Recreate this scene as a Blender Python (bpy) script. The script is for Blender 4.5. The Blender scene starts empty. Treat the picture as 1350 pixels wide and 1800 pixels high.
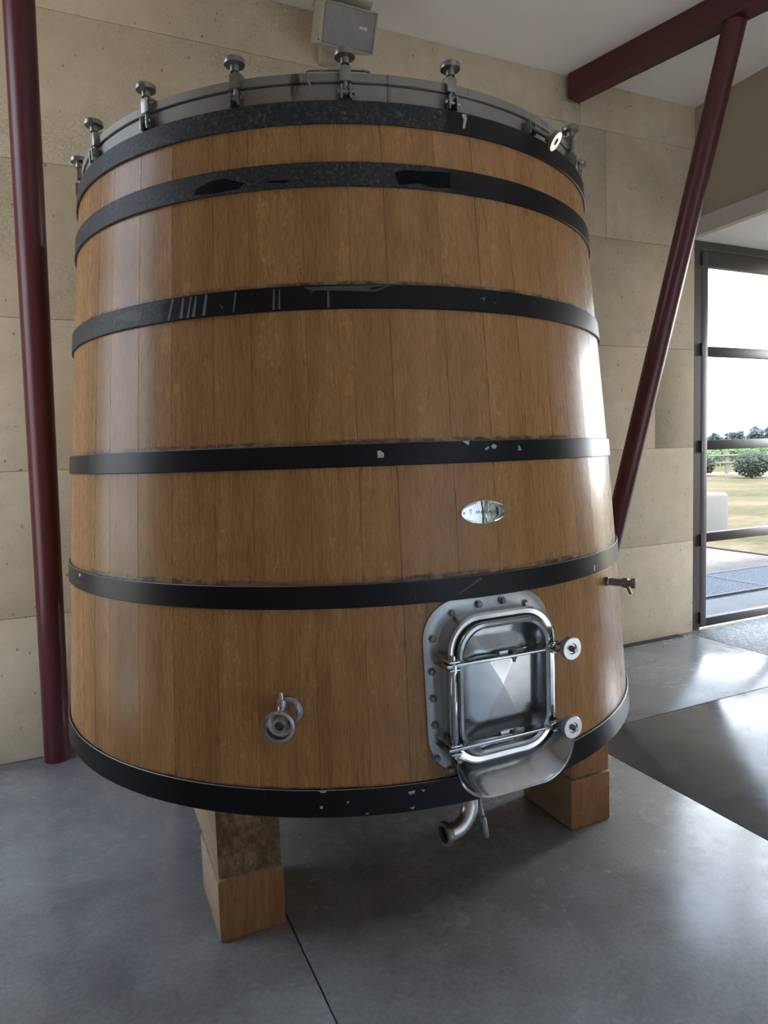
import bpy, bmesh, math, random
from mathutils import Vector, Matrix

# ------------------------------------------------------------------ camera, sky, light, exposure
SC = bpy.context.scene
COL = SC.collection
CAM_LOC = (-1.06366, -2.73011, 1.6)
RIGHT = Vector((0.90903785, -0.41537893, -0.03332463))
UP = Vector((0.06525976, 0.06292127, 0.99588256))
FWD = Vector((0.41157181, 0.9074697, -0.08430535))
cam_d = bpy.data.cameras.new('camera')
cam_d.sensor_fit = 'VERTICAL'; cam_d.sensor_height = 24.0
cam_d.lens = 1180.586 / 1800 * 24.0
cam_d.clip_start = 0.02; cam_d.clip_end = 2000
cam = bpy.data.objects.new('camera', cam_d); COL.objects.link(cam)
cam.matrix_world = Matrix(((RIGHT.x, UP.x, -FWD.x, CAM_LOC[0]), (RIGHT.y, UP.y, -FWD.y, CAM_LOC[1]),
                           (RIGHT.z, UP.z, -FWD.z, CAM_LOC[2]), (0, 0, 0, 1)))
SC.camera = cam
SC.view_settings.view_transform = 'Standard'
SC.view_settings.look = 'None'
SC.view_settings.gamma = 1.0
SC.view_settings.use_curve_mapping = False
SC.view_settings.exposure = 5.4
world = bpy.data.worlds.new('sky'); SC.world = world
world.use_nodes = True
wn = world.node_tree; bg = wn.nodes['Background']
bg.inputs['Strength'].default_value = 1.0
_tc = wn.nodes.new('ShaderNodeTexCoord'); _sx = wn.nodes.new('ShaderNodeSeparateXYZ'); _rp = wn.nodes.new('ShaderNodeValToRGB')
wn.links.new(_tc.outputs['Generated'], _sx.inputs[0]); wn.links.new(_sx.outputs['Z'], _rp.inputs[0])
_rp.color_ramp.elements[0].position = 0.0; _rp.color_ramp.elements[0].color = (0.96, 0.97, 0.98, 1)
_rp.color_ramp.elements[1].position = 0.75; _rp.color_ramp.elements[1].color = (0.62, 0.77, 1.0, 1)
wn.links.new(_rp.outputs[0], bg.inputs['Color'])
sun_d = bpy.data.lights.new('sun', 'SUN'); sun_d.energy = 1.6; sun_d.angle = math.radians(4); sun_d.color = (1.0, 0.95, 0.86)
sun = bpy.data.objects.new('sun', sun_d); COL.objects.link(sun)
sun.rotation_euler = (math.radians(24), 0, math.radians(-15))      # high, from behind the photographer
sun.location = (0, -20, 40)
cy = SC.cycles
cy.max_bounces = 10; cy.diffuse_bounces = 6; cy.glossy_bounces = 5; cy.transparent_max_bounces = 16
cy.sample_clamp_indirect = 6.0
cy.caustics_reflective = False
cy.use_denoising = True
rng = random.Random(7)

# ------------------------------------------------------------------ material helpers
def new_mat(name):
    m = bpy.data.materials.new(name); m.use_nodes = True
    nt = m.node_tree
    return m, nt, nt.nodes['Principled BSDF']
def N(nt, t, **kw):
    n = nt.nodes.new(t)
    for k, v in kw.items():
        if k.startswith('i_'):
            n.inputs[k[2:]].default_value = v
        else:
            setattr(n, k, v)
    return n
def L(nt, a, b): nt.links.new(a, b)
def ramp(nt, fac, stops, interp='LINEAR'):
    r = nt.nodes.new('ShaderNodeValToRGB'); cr = r.color_ramp; cr.interpolation = interp
    while len(cr.elements) < len(stops): cr.elements.new(0.5)
    for e, (p, c) in zip(cr.elements, stops):
        e.position = p; e.color = (*c, 1) if len(c) == 3 else c
    L(nt, fac, r.inputs[0]); return r.outputs[0]
def mapping(nt, scale, coord='Object', offset_rand=0.0):
    tc = N(nt, 'ShaderNodeTexCoord'); mp = N(nt, 'ShaderNodeMapping')
    src = tc.outputs[coord]
    if offset_rand:
        oi = N(nt, 'ShaderNodeObjectInfo'); va = N(nt, 'ShaderNodeVectorMath', operation='MULTIPLY_ADD')
        cb = N(nt, 'ShaderNodeCombineXYZ'); L(nt, oi.outputs['Random'], cb.inputs[0]); L(nt, oi.outputs['Random'], cb.inputs[1]); L(nt, oi.outputs['Random'], cb.inputs[2])
        L(nt, cb.outputs[0], va.inputs[0]); va.inputs[1].default_value = (offset_rand,) * 3; L(nt, src, va.inputs[2]); src = va.outputs[0]
    L(nt, src, mp.inputs[0]); mp.inputs['Scale'].default_value = scale
    return mp.outputs[0]
def noise(nt, vec, scale, detail=4, rough=0.55, dist=0.0):
    n = N(nt, 'ShaderNodeTexNoise'); L(nt, vec, n.inputs['Vector'])
    n.inputs['Scale'].default_value = scale; n.inputs['Detail'].default_value = detail
    n.inputs['Roughness'].default_value = rough; n.inputs['Distortion'].default_value = dist
    return n.outputs[0]
def mixc(nt, fac, a, b, blend='MIX'):
    m = N(nt, 'ShaderNodeMix', data_type='RGBA', blend_type=blend)
    if isinstance(fac, (int, float)): m.inputs[0].default_value = fac
    else: L(nt, fac, m.inputs[0])
    for i, v in ((6, a), (7, b)):
        if isinstance(v, tuple): m.inputs[i].default_value = (*v, 1) if len(v) == 3 else v
        else: L(nt, v, m.inputs[i])
    return m.outputs[2]
def math_(nt, op, a, b=None, clamp=False):
    m = N(nt, 'ShaderNodeMath', operation=op); m.use_clamp = clamp
    for i, v in ((0, a), (1, b)):
        if v is None: continue
        if isinstance(v, (int, float)): m.inputs[i].default_value = v
        else: L(nt, v, m.inputs[i])
    return m.outputs[0]
def maprange(nt, v, a, b, c=0.0, d=1.0):
    m = N(nt, 'ShaderNodeMapRange'); L(nt, v, m.inputs[0])
    for i, x in enumerate((a, b, c, d)): m.inputs[i + 1].default_value = x
    return m.outputs[0]
def bump(nt, bsdf, height, strength=0.2, dist=0.005):
    b = N(nt, 'ShaderNodeBump'); b.inputs['Strength'].default_value = strength; b.inputs['Distance'].default_value = dist
    L(nt, height, b.inputs['Height']); L(nt, b.outputs[0], bsdf.inputs['Normal'])
def flat(name, col, rough=0.5, metal=0.0, spec=0.5, coat=0.0, var=1.0):
    m, nt, b = new_mat(name)
    tc = mapping(nt, (1, 1, 1))
    n = noise(nt, tc, 35, 3)
    c = mixc(nt, maprange(nt, n, 0.3, 0.7, 0, 1), tuple(x * (1 - 0.08 * var) for x in col), tuple(min(1, x * (1 + 0.06 * var)) for x in col))
    L(nt, c, b.inputs['Base Color'])
    b.inputs['Roughness'].default_value = rough; b.inputs['Metallic'].default_value = metal
    b.inputs['Specular IOR Level'].default_value = spec; b.inputs['Coat Weight'].default_value = coat
    return m

MAT = {}
# oak of the staves -------------------------------------------------
HOOPS = [(2.5740, 2.5111), (2.4050, 2.3380), (2.0684, 2.0026), (1.6339, 1.5704), (1.2510, 1.1857), (0.6879, 0.6104)]
def oak(name, dark, mid, light, rough=0.42, residue=True, along=(130, 130, 0.28), tints=True):
    m, nt, b = new_mat(name)
    v = mapping(nt, along, offset_rand=9.0)
    v2 = mapping(nt, tuple(x * (2.6 if x > 5 else 3.0) for x in along), offset_rand=5.0)
    v3 = mapping(nt, tuple(x * 0.10 if x > 5 else x * 0.6 for x in along), offset_rand=3.0)
    g1 = noise(nt, v, 1.0, 3, 0.6, 0.25); g2 = noise(nt, v2, 1.0, 2, 0.6); g3 = noise(nt, v3, 1.0, 3, 0.5, 0.5)
    base = ramp(nt, math_(nt, 'ADD', math_(nt, 'MULTIPLY', g1, 0.55), math_(nt, 'MULTIPLY', g3, 0.45)), [(0.32, dark), (0.5, mid), (0.68, light)])
    base = mixc(nt, 1.0, base, maprange(nt, g2, 0.35, 0.75, 0.84, 1.1), 'MULTIPLY')
    # fine dark pores
    po = ramp(nt, g2, [(0.28, (1, 1, 1)), (0.36, (0, 0, 0))])
    base = mixc(nt, math_(nt, 'MULTIPLY', po, 0.35), base, tuple(x * 0.45 for x in dark))
    # silvery medullary flecks: short wavy marks across the grain
    vf = mapping(nt, (60, 60, 26), offset_rand=4.0)
    fl = noise(nt, vf, 1.0, 2, 0.5, 1.6)
    fm = ramp(nt, fl, [(0.57, (0, 0, 0)), (0.64, (1, 1, 1))])
    fmm = math_(nt, 'MULTIPLY', fm, maprange(nt, g3, 0.45, 0.60, 0, 0.5))
    base = mixc(nt, fmm, base, tuple(min(1, x * 1.30) for x in light))
    oi = N(nt, 'ShaderNodeObjectInfo')
    if tints:
        tint = ramp(nt, oi.outputs['Random'], [(0.0, (0.88, 0.85, 0.82)), (0.35, (1.0, 0.98, 0.95)), (0.7, (1.04, 1.02, 1.0)), (1.0, (0.94, 0.90, 0.88))])
        base = mixc(nt, 1.0, base, tint, 'MULTIPLY')
    if residue:
        tc = N(nt, 'ShaderNodeTexCoord'); sp = N(nt, 'ShaderNodeSeparateXYZ'); L(nt, tc.outputs['Object'], sp.inputs[0])
        nr = noise(nt, mapping(nt, (30, 30, 60)), 1.0, 4, 0.7)
        nw = noise(nt, mapping(nt, (3, 3, 3)), 1.0, 2, 0.5)
        tot = None
        for zt, w in ((2.0684, .013), (1.6339, .014), (1.2510, .018), (0.6879, .006)):
            d = math_(nt, 'SUBTRACT', sp.outputs['Z'], zt)
            mk = math_(nt, 'MULTIPLY', maprange(nt, d, w * 0.6, w, 1, 0), math_(nt, 'GREATER_THAN', d, 0))
            tot = mk if tot is None else math_(nt, 'ADD', tot, mk)
        resid = mixc(nt, maprange(nt, nr, 0.42, 0.6), (0.060, 0.032, 0.022), (0.27, 0.19, 0.12))
        base = mixc(nt, math_(nt, 'MULTIPLY', tot, maprange(nt, nw, 0.36, 0.55, 0.35, 0.95)), base, resid)
    L(nt, base, b.inputs['Base Color'])
    b.inputs['Specular IOR Level'].default_value = 0.28
    L(nt, maprange(nt, g2, 0.3, 0.7, rough - 0.06, rough + 0.07), b.inputs['Roughness'])
    bump(nt, b, math_(nt, 'ADD', g2, math_(nt, 'MULTIPLY', g1, 0.5)), 0.10, 0.0012)
    return m
MAT['oak'] = oak('oak_staves', (0.245, 0.120, 0.043), (0.355, 0.182, 0.068), (0.440, 0.243, 0.100), 0.29)
MAT['block_oak'] = oak('support_oak', (0.25, 0.115, 0.045), (0.34, 0.165, 0.066), (0.42, 0.22, 0.095), 0.6, False, (60, 60, 5))
MAT['lit_oak'] = oak('lit_side_oak', (0.36, 0.255, 0.16), (0.46, 0.345, 0.225), (0.54, 0.42, 0.29), 0.7, False, (60, 6, 60))  # support sides: light from the left painted in as a paler oak
MAT['end_oak'] = oak('weathered_end_oak', (0.085, 0.052, 0.026), (0.20, 0.125, 0.062), (0.38, 0.27, 0.16), 0.7, False, (40, 8, 30))
# black / galvanised hoops -----------------------------------------
def hoop_mat(name, edge_deg, grey_amt, soft=1.0):
    m, nt, b = new_mat(name)
    tc = N(nt, 'ShaderNodeTexCoord'); sp = N(nt, 'ShaderNodeSeparateXYZ'); L(nt, tc.outputs['Object'], sp.inputs[0])
    # angle measured from the door-side axis, no seam in view
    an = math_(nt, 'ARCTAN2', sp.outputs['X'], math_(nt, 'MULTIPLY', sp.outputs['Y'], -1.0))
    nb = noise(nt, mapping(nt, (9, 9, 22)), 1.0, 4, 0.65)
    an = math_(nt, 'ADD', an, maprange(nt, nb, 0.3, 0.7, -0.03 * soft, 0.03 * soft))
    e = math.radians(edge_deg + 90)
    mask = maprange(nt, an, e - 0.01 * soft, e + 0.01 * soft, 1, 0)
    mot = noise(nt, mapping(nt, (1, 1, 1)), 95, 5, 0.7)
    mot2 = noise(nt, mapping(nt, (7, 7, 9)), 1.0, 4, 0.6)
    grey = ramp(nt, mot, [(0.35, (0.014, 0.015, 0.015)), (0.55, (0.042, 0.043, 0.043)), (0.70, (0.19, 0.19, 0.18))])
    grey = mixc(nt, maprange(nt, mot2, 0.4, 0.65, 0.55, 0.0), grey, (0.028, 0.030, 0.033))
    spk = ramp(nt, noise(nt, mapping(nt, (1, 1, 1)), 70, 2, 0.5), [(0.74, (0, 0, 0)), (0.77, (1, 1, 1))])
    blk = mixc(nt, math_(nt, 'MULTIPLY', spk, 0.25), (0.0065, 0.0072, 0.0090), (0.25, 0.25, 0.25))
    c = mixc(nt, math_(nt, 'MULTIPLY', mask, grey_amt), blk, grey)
    L(nt, c, b.inputs['Base Color'])
    L(nt, maprange(nt, mask, 0, 1, 0.33, 0.5), b.inputs['Roughness'])
    b.inputs['Specular IOR Level'].default_value = 0.22
    bump(nt, b, mot, 0.12, 0.001)
    return m
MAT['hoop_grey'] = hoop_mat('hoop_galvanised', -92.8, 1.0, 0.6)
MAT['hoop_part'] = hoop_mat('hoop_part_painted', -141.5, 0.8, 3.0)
MAT['hoop_black'] = hoop_mat('hoop_black_paint', -260.0, 0.0)
MAT['chip_white'] = flat('bare_metal_chip', (0.42, 0.46, 0.47), 0.6)
MAT['worn_edge'] = flat('worn_hoop_edge', (0.20, 0.20, 0.195), 0.45, metal=0.4)
MAT['chip_drip'] = flat('pale_dried_drip', (0.11, 0.11, 0.105), 0.6)
MAT['chip_grey'] = flat('scuffed_grey', (0.055, 0.060, 0.064), 0.6)
MAT['chip_black'] = flat('black_paint_patch', (0.0045, 0.0048, 0.006), 0.65, spec=0.08)
# steel --------------------------------------------------------------
def steel(name, col, r0, r1, scale=(1, 1, 1), rust=0.0):
    m, nt, b = new_mat(name)
    n = noise(nt, mapping(nt, scale), 14, 5, 0.6)
    c = mixc(nt, maprange(nt, n, 0.35, 0.7), tuple(x * 0.82 for x in col), col)
    b.inputs['Metallic'].default_value = 1.0
    if rust:
        v = mapping(nt, (9, 9, 1.2)); n2 = noise(nt, v, 1.0, 5, 0.7)
        tc = N(nt, 'ShaderNodeTexCoord'); ds = N(nt, 'ShaderNodeVectorMath', operation='DISTANCE'); L(nt, tc.outputs['Object'], ds.inputs[0])
        ds.inputs[1].default_value = (-0.44, -0.87, 2.62)
        near = maprange(nt, ds.outputs['Value'], 0.02, 0.10, 0.12, 0.0)
        rm = maprange(nt, math_(nt, 'ADD', n2, near), 0.62, 0.70)
        c = mixc(nt, rm, c, (0.055, 0.026, 0.014))
        L(nt, maprange(nt, rm, 0, 1, 0.55, 0.05), b.inputs['Metallic'])
    L(nt, c, b.inputs['Base Color'])
    L(nt, maprange(nt, n, 0.3, 0.7, r0, r1), b.inputs['Roughness'])
    return m
MAT['steel'] = steel('brushed_steel', (0.56, 0.57, 0.58), 0.22, 0.34)
MAT['polished'] = steel('polished_steel', (0.50, 0.52, 0.54), 0.12, 0.18)
MAT['panel_steel'] = steel('pressed_panel_steel', (0.40, 0.42, 0.44), 0.18, 0.24)
MAT['satin'] = steel('satin_steel', (0.55, 0.57, 0.59), 0.34, 0.44)
MAT['rim'] = steel('rim_steel', (0.30, 0.275, 0.25), 0.5, 0.65, rust=1.0)
MAT['oldsteel'] = steel('weathered_steel', (0.33, 0.32, 0.30), 0.30, 0.45)
MAT['mirror'] = steel('mirror_plate', (0.80, 0.82, 0.84), 0.02, 0.03)
MAT['rubber'] = flat('black_rubber', (0.012, 0.012, 0.012), 0.6)
MAT['ink'] = flat('engraved_ink', (0.02, 0.02, 0.03), 0.5)
# stone, plaster, concrete ------------------------------------------
def stone_mat():
    m, nt, b = new_mat('limestone')
    v = mapping(nt, (1, 1, 1), offset_rand=0.0)
    vr = mapping(nt, (1, 1, 1), offset_rand=13.0)
    big = noise(nt, vr, 1.7, 4, 0.55, 0.4); med = noise(nt, v, 9, 5, 0.6); fin = noise(nt, v, 130, 3, 0.6)
    c = ramp(nt, big, [(0.3, (0.53, 0.428, 0.292)), (0.5, (0.61, 0.50, 0.35)), (0.7, (0.67, 0.565, 0.415))])
    c = mixc(nt, maprange(nt, med, 0.38, 0.7, 0, 0.45), c, (0.44, 0.37, 0.28))
    c = mixc(nt, maprange(nt, fin, 0.5, 0.72, 0, 0.35), c, (0.36, 0.30, 0.22))
    stain = math_(nt, 'MULTIPLY', maprange(nt, noise(nt, vr, 1.3, 3, 0.5), 0.52, 0.66), maprange(nt, fin, 0.42, 0.56))
    c = mixc(nt, math_(nt, 'MULTIPLY', stain, 0.38), c, (0.24, 0.22, 0.19))
    vo = N(nt, 'ShaderNodeTexVoronoi'); L(nt, mapping(nt, (1, 1, 0.7)), vo.inputs['Vector']); vo.inputs['Scale'].default_value = 26
    pit = maprange(nt, vo.outputs['Distance'], 0.07, 0.19, 1, 0)
    pit = math_(nt, 'MULTIPLY', pit, maprange(nt, med, 0.50, 0.60))
    c = mixc(nt, math_(nt, 'MULTIPLY', pit, 0.8), c, (0.15, 0.125, 0.09))
    oi = N(nt, 'ShaderNodeObjectInfo')
    c = mixc(nt, 1.0, c, ramp(nt, oi.outputs['Random'], [(0, (0.97, 0.965, 0.955)), (1, (1.02, 1.015, 1.01))]), 'MULTIPLY')
    L(nt, c, b.inputs['Base Color']); b.inputs['Roughness'].default_value = 0.85
    b.inputs['Specular IOR Level'].default_value = 0.25
    h = math_(nt, 'SUBTRACT', math_(nt, 'ADD', math_(nt, 'MULTIPLY', fin, 0.25), math_(nt, 'MULTIPLY', med, 0.35)), pit)
    bump(nt, b, h, 0.5, 0.004)
    return m
MAT['stone'] = stone_mat()
MAT['mortar'] = flat('mortar', (0.46, 0.40, 0.31), 0.9, spec=0.2)
def concrete(name, lo, hi, r0, r1, streak=(1, 1, 1)):
    m, nt, b = new_mat(name)
    v = mapping(nt, streak); v1 = mapping(nt, (1, 1, 1))
    a = noise(nt, v, 1.6, 6, 0.62, 0.6); f = noise(nt, v1, 4.5, 4, 0.5, 0.35); g_ = noise(nt, v1, 60, 4, 0.6); s = noise(nt, v1, 160, 2)
    c = ramp(nt, a, [(0.3, lo), (0.7, hi)])
    c = mixc(nt, maprange(nt, f, 0.42, 0.72, 0, 0.4), c, tuple(x * 1.15 for x in hi))
    c = mixc(nt, 1.0, c, maprange(nt, g_, 0.3, 0.7, 0.86, 1.12), 'MULTIPLY')
    c = mixc(nt, maprange(nt, f, 0.22, 0.50, 0.35, 0), c, tuple(x * 0.8 for x in lo))
    dot = ramp(nt, s, [(0.76, (0, 0, 0)), (0.80, (1, 1, 1))])
    c = mixc(nt, math_(nt, 'MULTIPLY', dot, 0.35), c, (0.45, 0.45, 0.44))
    L(nt, c, b.inputs['Base Color'])
    rr = maprange(nt, noise(nt, v1, 1.3, 2, 0.5, 0.3), 0.25, 0.75, r0, r1)
    rr = math_(nt, 'ADD', rr, maprange(nt, noise(nt, v1, 16, 5, 0.65, 0.4), 0.3, 0.7, -0.055, 0.075))
    L(nt, rr, b.inputs['Roughness']); b.inputs['Specular IOR Level'].default_value = 0.5
    bump(nt, b, f, 0.04, 0.003)
    return m
MAT['floor'] = concrete('polished_concrete', (0.215, 0.220, 0.232), (0.335, 0.340, 0.350), 0.15, 0.30)
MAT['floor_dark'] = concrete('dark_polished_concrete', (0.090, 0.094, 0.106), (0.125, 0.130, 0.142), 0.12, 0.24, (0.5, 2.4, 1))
MAT['joint'] = flat('joint_filler', (0.03, 0.03, 0.03), 0.9)
def aggregate():
    m, nt, b = new_mat('exposed_aggregate')
    vo = N(nt, 'ShaderNodeTexVoronoi'); L(nt, mapping(nt, (1, 1, 1)), vo.inputs['Vector']); vo.inputs['Scale'].default_value = 70
    c = ramp(nt, vo.outputs['Color'], [(0.2, (0.16, 0.155, 0.15)), (0.6, (0.30, 0.29, 0.28)), (0.9, (0.5, 0.48, 0.46))])
    L(nt, c, b.inputs['Base Color']); b.inputs['Roughness'].default_value = 0.6
    bump(nt, b, vo.outputs['Distance'], 0.4, 0.004); return m
MAT['aggregate'] = aggregate()
MAT['ceiling'] = flat('ceiling_paint', (0.77, 0.725, 0.675), 0.8, spec=0.2, var=0.12)
MAT['plaster'] = flat('beige_plaster', (0.40, 0.34, 0.28), 0.85, spec=0.2, var=0.25)
MAT['fascia'] = flat('grey_fascia_paint', (0.50, 0.465, 0.435), 0.8, spec=0.2, var=0.15)
MAT['white_paint'] = flat('white_soffit_paint', (0.84, 0.83, 0.81), 0.8, spec=0.2, var=0.12)
MAT['burgundy'] = flat('burgundy_paint', (0.080, 0.0125, 0.017), 0.34)
MAT['frame'] = flat('brown_metal_frame', (0.060, 0.048, 0.046), 0.42)
MAT['hinge'] = flat('dark_hinge', (0.02, 0.018, 0.018), 0.5)
MAT['speaker'] = flat('beige_speaker_case', (0.40, 0.36, 0.30), 0.55)
MAT['grille'] = flat('grey_speaker_grille', (0.23, 0.215, 0.205), 0.7)
MAT['logo'] = flat('white_logo', (0.85, 0.85, 0.85), 0.4)
def glass(name, tint):
    m, nt, b = new_mat(name); nt.nodes.remove(b)
    out = nt.nodes['Material Output']
    tr = N(nt, 'ShaderNodeBsdfTransparent'); tr.inputs[0].default_value = (*tint, 1)
    gl = N(nt, 'ShaderNodeBsdfGlossy'); gl.inputs['Roughness'].default_value = 0.0; gl.inputs[0].default_value = (1, 1, 1, 1)
    fr = N(nt, 'ShaderNodeFresnel'); fr.inputs[0].default_value = 1.45
    mx = N(nt, 'ShaderNodeMixShader'); L(nt, fr.outputs[0], mx.inputs[0]); L(nt, tr.outputs[0], mx.inputs[1]); L(nt, gl.outputs[0], mx.inputs[2])
    L(nt, mx.outputs[0], out.inputs[0]); return m
MAT['glass_door'] = glass('tinted_door_glass', (0.155, 0.16, 0.163))
MAT['glass_front'] = glass('front_glass', (0.155, 0.166, 0.163))
MAT['glass_side'] = glass('side_glass', (0.13, 0.137, 0.142))
MAT['glass'] = glass('window_glass', (0.92, 0.94, 0.94))
# outdoors ------------------------------------------------------------
def ground(name, stops, scale, bs=0.3):
    m, nt, b = new_mat(name)
    n1 = noise(nt, mapping(nt, (1, 1, 1)), scale, 6, 0.7); n2 = noise(nt, mapping(nt, (1, 1, 1)), scale * 0.06, 4, 0.6)
    c = ramp(nt, math_(nt, 'ADD', math_(nt, 'MULTIPLY', n1, 0.45), math_(nt, 'MULTIPLY', n2, 0.55)), stops)
    L(nt, c, b.inputs['Base Color']); b.inputs['Roughness'].default_value = 0.95; b.inputs['Specular IOR Level'].default_value = 0.1
    bump(nt, b, n1, bs, 0.02); return m
MAT['grass'] = ground('dry_grass', [(0.38, (0.045, 0.048, 0.018)), (0.46, (0.080, 0.068, 0.032)), (0.53, (0.110, 0.084, 0.046)), (0.62, (0.15, 0.118, 0.075))], 5.0)
MAT['gravel'] = ground('pale_gravel', [(0.35, (0.12, 0.10, 0.082)), (0.65, (0.19, 0.165, 0.14))], 60.0)
MAT['pale_slab'] = ground('pale_concrete', [(0.35, (0.17, 0.167, 0.16)), (0.65, (0.22, 0.215, 0.205))], 20.0, 0.05)
MAT['road'] = ground('white_track', [(0.35, (0.54, 0.47, 0.37)), (0.65, (0.64, 0.57, 0.46))], 20.0, 0.05)
MAT['field'] = ground('green_field', [(0.35, (0.05, 0.085, 0.022)), (0.65, (0.085, 0.125, 0.04))], 0.8)
MAT['mat_metal'] = flat('blue_grey_grating', (0.075, 0.095, 0.12), 0.5)
MAT['white_stone'] = flat('white_bollard_stone', (0.15, 0.147, 0.14), 0.85)
MAT['grey_wood'] = flat('weathered_fence_wood', (0.13, 0.12, 0.11), 0.85)
def leafm(name, a, c_):
    m, nt, b = new_mat(name)
    n = noise(nt, mapping(nt, (1, 1, 1)), 6, 3)
    L(nt, ramp(nt, n, [(0.3, a), (0.7, c_)]), b.inputs['Base Color']); b.inputs['Roughness'].default_value = 0.7
    return m
MAT['leaf_bush'] = leafm('bush_leaves', (0.016, 0.026, 0.012), (0.045, 0.065, 0.03))
MAT['leaf_vine'] = leafm('vine_leaves', (0.03, 0.06, 0.010), (0.085, 0.14, 0.028))
MAT['leaf_olive'] = leafm('olive_leaves', (0.17, 0.20, 0.15), (0.30, 0.33, 0.27))
MAT['leaf_tree'] = leafm('hazed_tree_leaves', (0.055, 0.075, 0.082), (0.085, 0.105, 0.108))  # distance haze painted into the paler, bluish leaf colour
MAT['bark'] = flat('bark', (0.06, 0.045, 0.035), 0.9)

# ------------------------------------------------------------------ object helpers
def obj(name, me, mat=None, parent=None, label=None, cat=None, group=None, kind=None, loc=None):
    o = bpy.data.objects.new(name, me); COL.objects.link(o)
    if mat is not None and me is not None and not me.materials: me.materials.append(MAT[mat] if isinstance(mat, str) else mat)
    if parent is not None: o.parent = parent
    if loc is not None: o.location = loc
    if label: o['label'] = label
    if cat: o['category'] = cat
    if group: o['group'] = group
    if kind: o['kind'] = kind
    return o
def empty(name, loc, label=None, cat=None, group=None, kind=None):
    o = obj(name, None, None, None, label, cat, group, kind, loc)
    o.empty_display_size = 0.1
    return o
def to_mesh(bm, name, smooth=None):
    me = bpy.data.meshes.new(name); bm.to_mesh(me); bm.free()
    if smooth is not None:
        for p in me.polygons: p.use_smooth = True
        me.set_sharp_from_angle(angle=math.radians(smooth))
    return me
def bm_box(bm, lo, hi, bev=0.0, M=None):
    r = bmesh.ops.create_cube(bm, size=1.0)
    vs = r['verts']
    for v in vs:
        v.co = Vector((lo[i] + (v.co[i] + 0.5) * (hi[i] - lo[i]) for i in range(3)))
    if bev:
        es = list({e for v in vs for e in v.link_edges})
        rb = bmesh.ops.bevel(bm, geom=es, offset=bev, segments=2, profile=0.5, affect='EDGES')
        vs = list({v for f in rb['faces'] for v in f.verts} | {v for v in vs if v.is_valid})
    if M is not None:
        bmesh.ops.transform(bm, matrix=M, verts=[v for v in vs if v.is_valid])
    return vs
def box(name, lo, hi, mat, parent=None, bev=0.0, **kw):
    bm = bmesh.new(); bm_box(bm, lo, hi, bev)
    return obj(name, to_mesh(bm, name, 40 if bev else None), mat, parent, **kw)
def basis(axis, up=(0, 0, 1)):
    z = Vector(axis).normalized(); u = Vector(up)
    if abs(z.dot(u)) > 0.98: u = Vector((1, 0, 0))
    x = u.cross(z).normalized(); y = z.cross(x)
    return x, y, z
def bm_lathe(bm, origin, axis, prof, seg=32, caps=True):
    """prof: list of (r, t) along axis"""
    x, y, z = basis(axis); o = Vector(origin)
    rings = []
    for r, t in prof:
        if r < 1e-6: rings.append([bm.verts.new(o + z * t)])
        else: rings.append([bm.verts.new(o + z * t + (x * math.cos(a) + y * math.sin(a)) * r) for a in [2 * math.pi * i / seg for i in range(seg)]])
    for a, b in zip(rings[:-1], rings[1:]):
        if len(a) == 1 and len(b) == 1: continue
        for i in range(seg):
            j = (i + 1) % seg
            if len(a) == 1: bm.faces.new((a[0], b[i], b[j]))
            elif len(b) == 1: bm.faces.new((a[j], a[i], b[0]))
            else: bm.faces.new((a[i], a[j], b[j], b[i]))
    if caps:
        if len(rings[0]) > 1: bm.faces.new(rings[0])
        if len(rings[-1]) > 1: bm.faces.new(rings[-1])
    bmesh.ops.recalc_face_normals(bm, faces=bm.faces[:])
def lathe(name, origin, axis, prof, mat, parent=None, seg=32, caps=True, **kw):
    bm = bmesh.new(); bm_lathe(bm, origin, axis, prof, seg, caps)
    return obj(name, to_mesh(bm, name, 35), mat, parent, **kw)
def bm_tube(bm, pts, r, seg=12, closed=False):
    pts = [Vector(p) for p in pts]; n = len(pts)
    rings = []; prev = None
    for i, p in enumerate(pts):
        if closed: t = (pts[(i + 1) % n] - pts[i - 1]).normalized()
        else: t = (pts[min(i + 1, n - 1)] - pts[max(i - 1, 0)]).normalized()
        if prev is None: x, y, _ = basis(t)
        else:
            x = (prev - t * prev.dot(t)).normalized(); y = t.cross(x)
        prev = x
        rr = r[i] if isinstance(r, (list, tuple)) else r
        rings.append([bm.verts.new(p + (x * math.cos(a) + y * math.sin(a)) * rr) for a in [2 * math.pi * k / seg for k in range(seg)]])
    pr = list(zip(rings[:-1], rings[1:])) + ([(rings[-1], rings[0])] if closed else [])
    for a, b in pr:
        for i in range(seg):
            j = (i + 1) % seg; bm.faces.new((a[i], a[j], b[j], b[i]))
    if not closed:
        bm.faces.new(rings[0]); bm.faces.new(rings[-1])
    bmesh.ops.recalc_face_normals(bm, faces=bm.faces[:])
def tube(name, pts, r, mat, parent=None, seg=12, closed=False, **kw):
    bm = bmesh.new(); bm_tube(bm, pts, r, seg, closed)
    return obj(name, to_mesh(bm, name, 50), mat, parent, **kw)
def pydata(name, vs, fs, smooth=None):
    me = bpy.data.meshes.new(name); me.from_pydata([tuple(v) for v in vs], [], fs); me.update()
    if smooth is not None:
        for p in me.polygons: p.use_smooth = True
        me.set_sharp_from_angle(angle=math.radians(smooth))
    return me

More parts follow.
